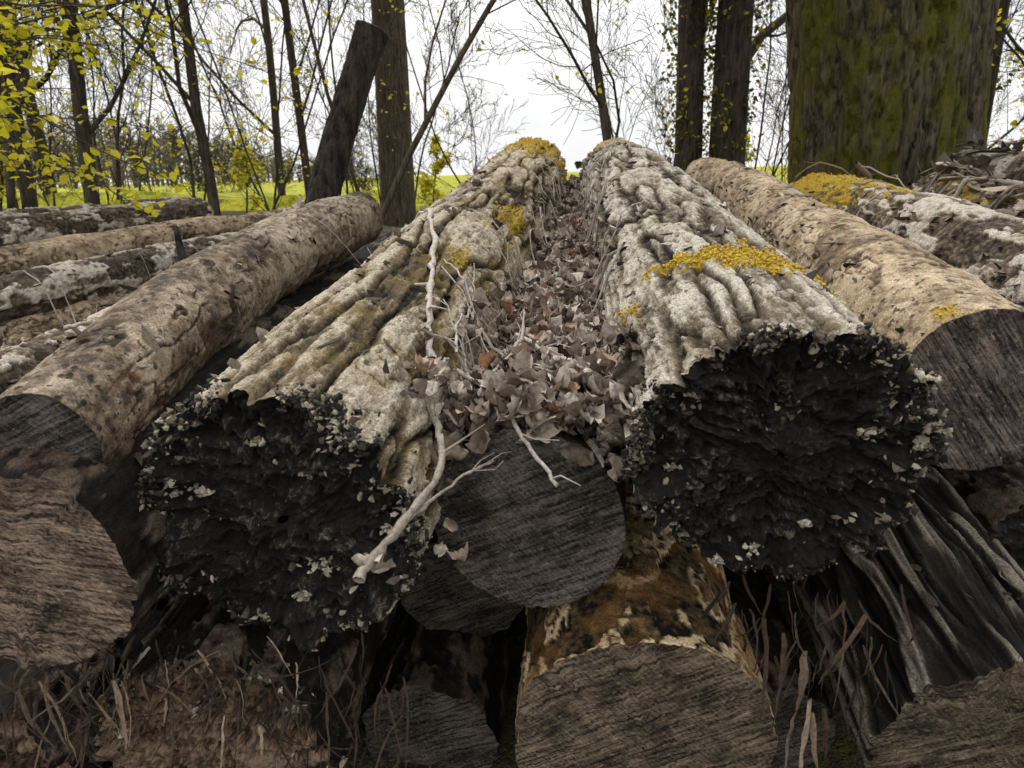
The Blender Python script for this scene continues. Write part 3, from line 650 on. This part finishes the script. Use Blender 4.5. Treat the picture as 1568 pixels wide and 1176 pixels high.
def splinter(p,d,L,w,rnd,curl=.5):
    global so
    n=8;p=np.array(p,float);d=np.array(d,float);d/=np.linalg.norm(d);sd=np.cross(d,[rng.normal()*.4,1,.3]);sd/=np.linalg.norm(sd)+1e-9;nn=np.cross(sd,d);V=[]
    b=rng.normal()*curl;c=rng.normal()*curl
    for k in range(n):
        t_=k/(n-1);q_=p+d*L*t_+nn*L*b*t_*t_+sd*L*c*t_*t_*.5+rng.normal(size=3)*L*.010;ww=w*(.55+.45*math.sin(min(t_*3,1.57)))*(1-t_**2*.92)*(1+.15*rng.normal())
        for s_,e in ((-1,0),(0,1),(1,0),(0,-1)): V.append(q_+sd*ww*s_+nn*ww*.3*e+rng.normal(size=3)*w*.06)
    V=np.array(V);j=np.arange(n-1)[:,None];i=np.arange(4)[None,:];i2=(i+1)%4
    SV.append(V);SF.append(np.stack([j*4+i,j*4+i2,(j+1)*4+i2,(j+1)*4+i],-1).reshape(-1,4)+so);SR.append(np.full(len(V),rnd));so+=len(V)
for k in range(190):
    x=rng.uniform(-.84,-.38) if k<150 else rng.uniform(-1.1,-.8);z=.60-abs(x+.6)*.25+rng.normal()*.03
    splinter((x,rng.uniform(.92,1.02),z),(rng.normal()*.7+(x+.6)*1.5,-.25,-1+rng.normal()*.35),rng.uniform(.03,.13),rng.uniform(.001,.0045),rng.uniform(0,1)**1.8*.95)
for (x,z,L,w_,r_) in [(-.78,.60,.15,.006,.8),(-.765,.61,.13,.004,.7),(-.74,.62,.12,.005,.6),(-.66,.60,.12,.0065,.86),(-.645,.60,.10,.004,.8),(-.61,.61,.10,.005,.7),(-.70,.58,.14,.004,.85),(-.82,.58,.12,.005,.65)]:
    splinter((x,.93,z),(rng.normal()*.3,-.1,-1),L,w_,r_,.3)
for k in range(60):
    a=rng.uniform(-.5,3.6);x=-.565+.23*math.cos(a);z=.34+.23*math.sin(a)
    splinter((x,1.0,z),(rng.normal()*.6,-.3,-.7+rng.normal()*.5),rng.uniform(.03,.10),rng.uniform(.001,.004),rng.uniform(0,.7))
for k in range(50):
    splinter((rng.uniform(-.42,-.15),rng.uniform(.98,1.1),rng.uniform(.28,.58)),(rng.normal()*.5,-.2,-1),rng.uniform(.06,.16),rng.uniform(.001,.004),rng.uniform(0,.5))
for (p,d,L,w,r_) in [((.50,.98,.62),(.05,-.1,-1),.13,.008,.75),((.51,.96,.53),(.05,-.05,-1),.20,.012,.93),((.495,.97,.50),(-.1,-.05,-1),.12,.007,.8),((.525,.97,.50),(.1,-.05,-1),.14,.006,.85),((.62,1.02,.66),(-.45,-.1,-.9),.16,.007,.65),((.47,1.0,.64),(.1,-.1,-1),.16,.007,.55),((.44,1.02,.66),(.2,-.1,-1),.2,.006,.5),((.56,1.0,.48),(.2,0,-1),.16,.006,.5)]:
    splinter(p,d,L,w,r_,.12)
for k in range(60):
    splinter((rng.uniform(.38,.75),rng.uniform(1.0,1.12),rng.uniform(.5,.7)),(rng.normal()*.3,-.2,-1),rng.uniform(.05,.16),rng.uniform(.001,.005),rng.uniform(0,.6))
mk('wood_splinters',np.concatenate(SV),np.concatenate(SF),(M['splint'],),attrs={'rnd':np.concatenate(SR)},smooth=False)
tbs=Tubes();P=catmull([(-.86,1.88,1.10),(-.885,1.86,1.17),(-.915,1.9,1.26)],6);tbs.add(P,np.linspace(.02,.006,len(P)),9,.15)
V,F,R=tbs.get();mk('branch_stub',V,F,(M['stub'],),attrs={'rnd':R},parent=LOGS[4])
for ob in (LOGS[0],LOGS[1],LOGS[6],LOGS[5]):
    me=ob.data;n=len(me.vertices);mo=np.zeros(n,dtype=np.float32);me.attributes['moss'].data.foreach_get('value',mo);co=np.zeros(n*3,dtype=np.float32);me.vertices.foreach_get('co',co);co=co.reshape(-1,3)
    if mo.max()<.2: continue
    w=mo**2;k=int(min(2400,(mo>.4).sum()*.45));idx=rng.choice(n,k,p=w/w.sum())
    v,f,r=instance(BLOB,co[idx]+rng.normal(size=(k,3))*.003,rotmats(k),rng.uniform(.0012,.004,k))
    mk('moss_clumps',v,f,(M['moss'],),attrs={'rnd':r},parent=ob)
# ------------------------------------------------------------------ light
w=bpy.data.worlds.new('World');scene.world=w;w.use_nodes=True;nt=w.node_tree;nt.nodes.clear()
sky=nt.nodes.new('ShaderNodeTexSky');sky.sky_type='NISHITA';sky.sun_disc=False
EL,AZ=math.radians(52),math.radians(-28)
sky.sun_elevation=EL;sky.sun_rotation=AZ;sky.dust_density=4
tc=nt.nodes.new('ShaderNodeTexCoord');mp=nt.nodes.new('ShaderNodeMapping');mp.inputs['Scale'].default_value=(1,1,3.5);nt.links.new(tc.outputs['Generated'],mp.inputs[0])
nz=nt.nodes.new('ShaderNodeTexNoise');nz.inputs['Scale'].default_value=2.2;nz.inputs['Detail'].default_value=6;nt.links.new(mp.outputs[0],nz.inputs[0])
cr=nt.nodes.new('ShaderNodeValToRGB');cr.color_ramp.elements[0].position=.3;cr.color_ramp.elements[0].color=(.74,.75,.77,1);cr.color_ramp.elements[1].position=.62;cr.color_ramp.elements[1].color=(1,.995,.985,1);nt.links.new(nz.outputs[0],cr.inputs[0])
sc=nt.nodes.new('ShaderNodeVectorMath');sc.operation='SCALE';sc.inputs[3].default_value=10.;nt.links.new(cr.outputs[0],sc.inputs[0])
mx=nt.nodes.new('ShaderNodeMix');mx.data_type='RGBA';mx.inputs[0].default_value=.92;nt.links.new(sky.outputs[0],mx.inputs[6]);nt.links.new(sc.outputs[0],mx.inputs[7])
bg=nt.nodes.new('ShaderNodeBackground');bg.inputs[1].default_value=.125;nt.links.new(mx.outputs[2],bg.inputs[0]);o=nt.nodes.new('ShaderNodeOutputWorld');nt.links.new(bg.outputs[0],o.inputs[0])
sl=bpy.data.lights.new('sun','SUN');sl.energy=2.4;sl.angle=math.radians(10);sl.color=(1,.97,.92);so_=bpy.data.objects.new('sun',sl);scene.collection.objects.link(so_)
dv=Vector((math.sin(AZ)*math.cos(EL),math.cos(AZ)*math.cos(EL),math.sin(EL)));so_.rotation_euler=dv.to_track_quat('Z','Y').to_euler()
cd=bpy.data.cameras.new('camera');cd.lens=24;cd.sensor_width=36;cd.clip_end=1500;cd.clip_start=.02;co_=bpy.data.objects.new('camera',cd);scene.collection.objects.link(co_)
cd.dof.use_dof=True;cd.dof.focus_distance=1.7;cd.dof.aperture_fstop=6.3
co_.location=(0,0,1.4);co_.rotation_euler=(math.radians(72.8),0,0);scene.camera=co_
scene.view_settings.view_transform='Standard';scene.view_settings.look='None';scene.view_settings.exposure=0
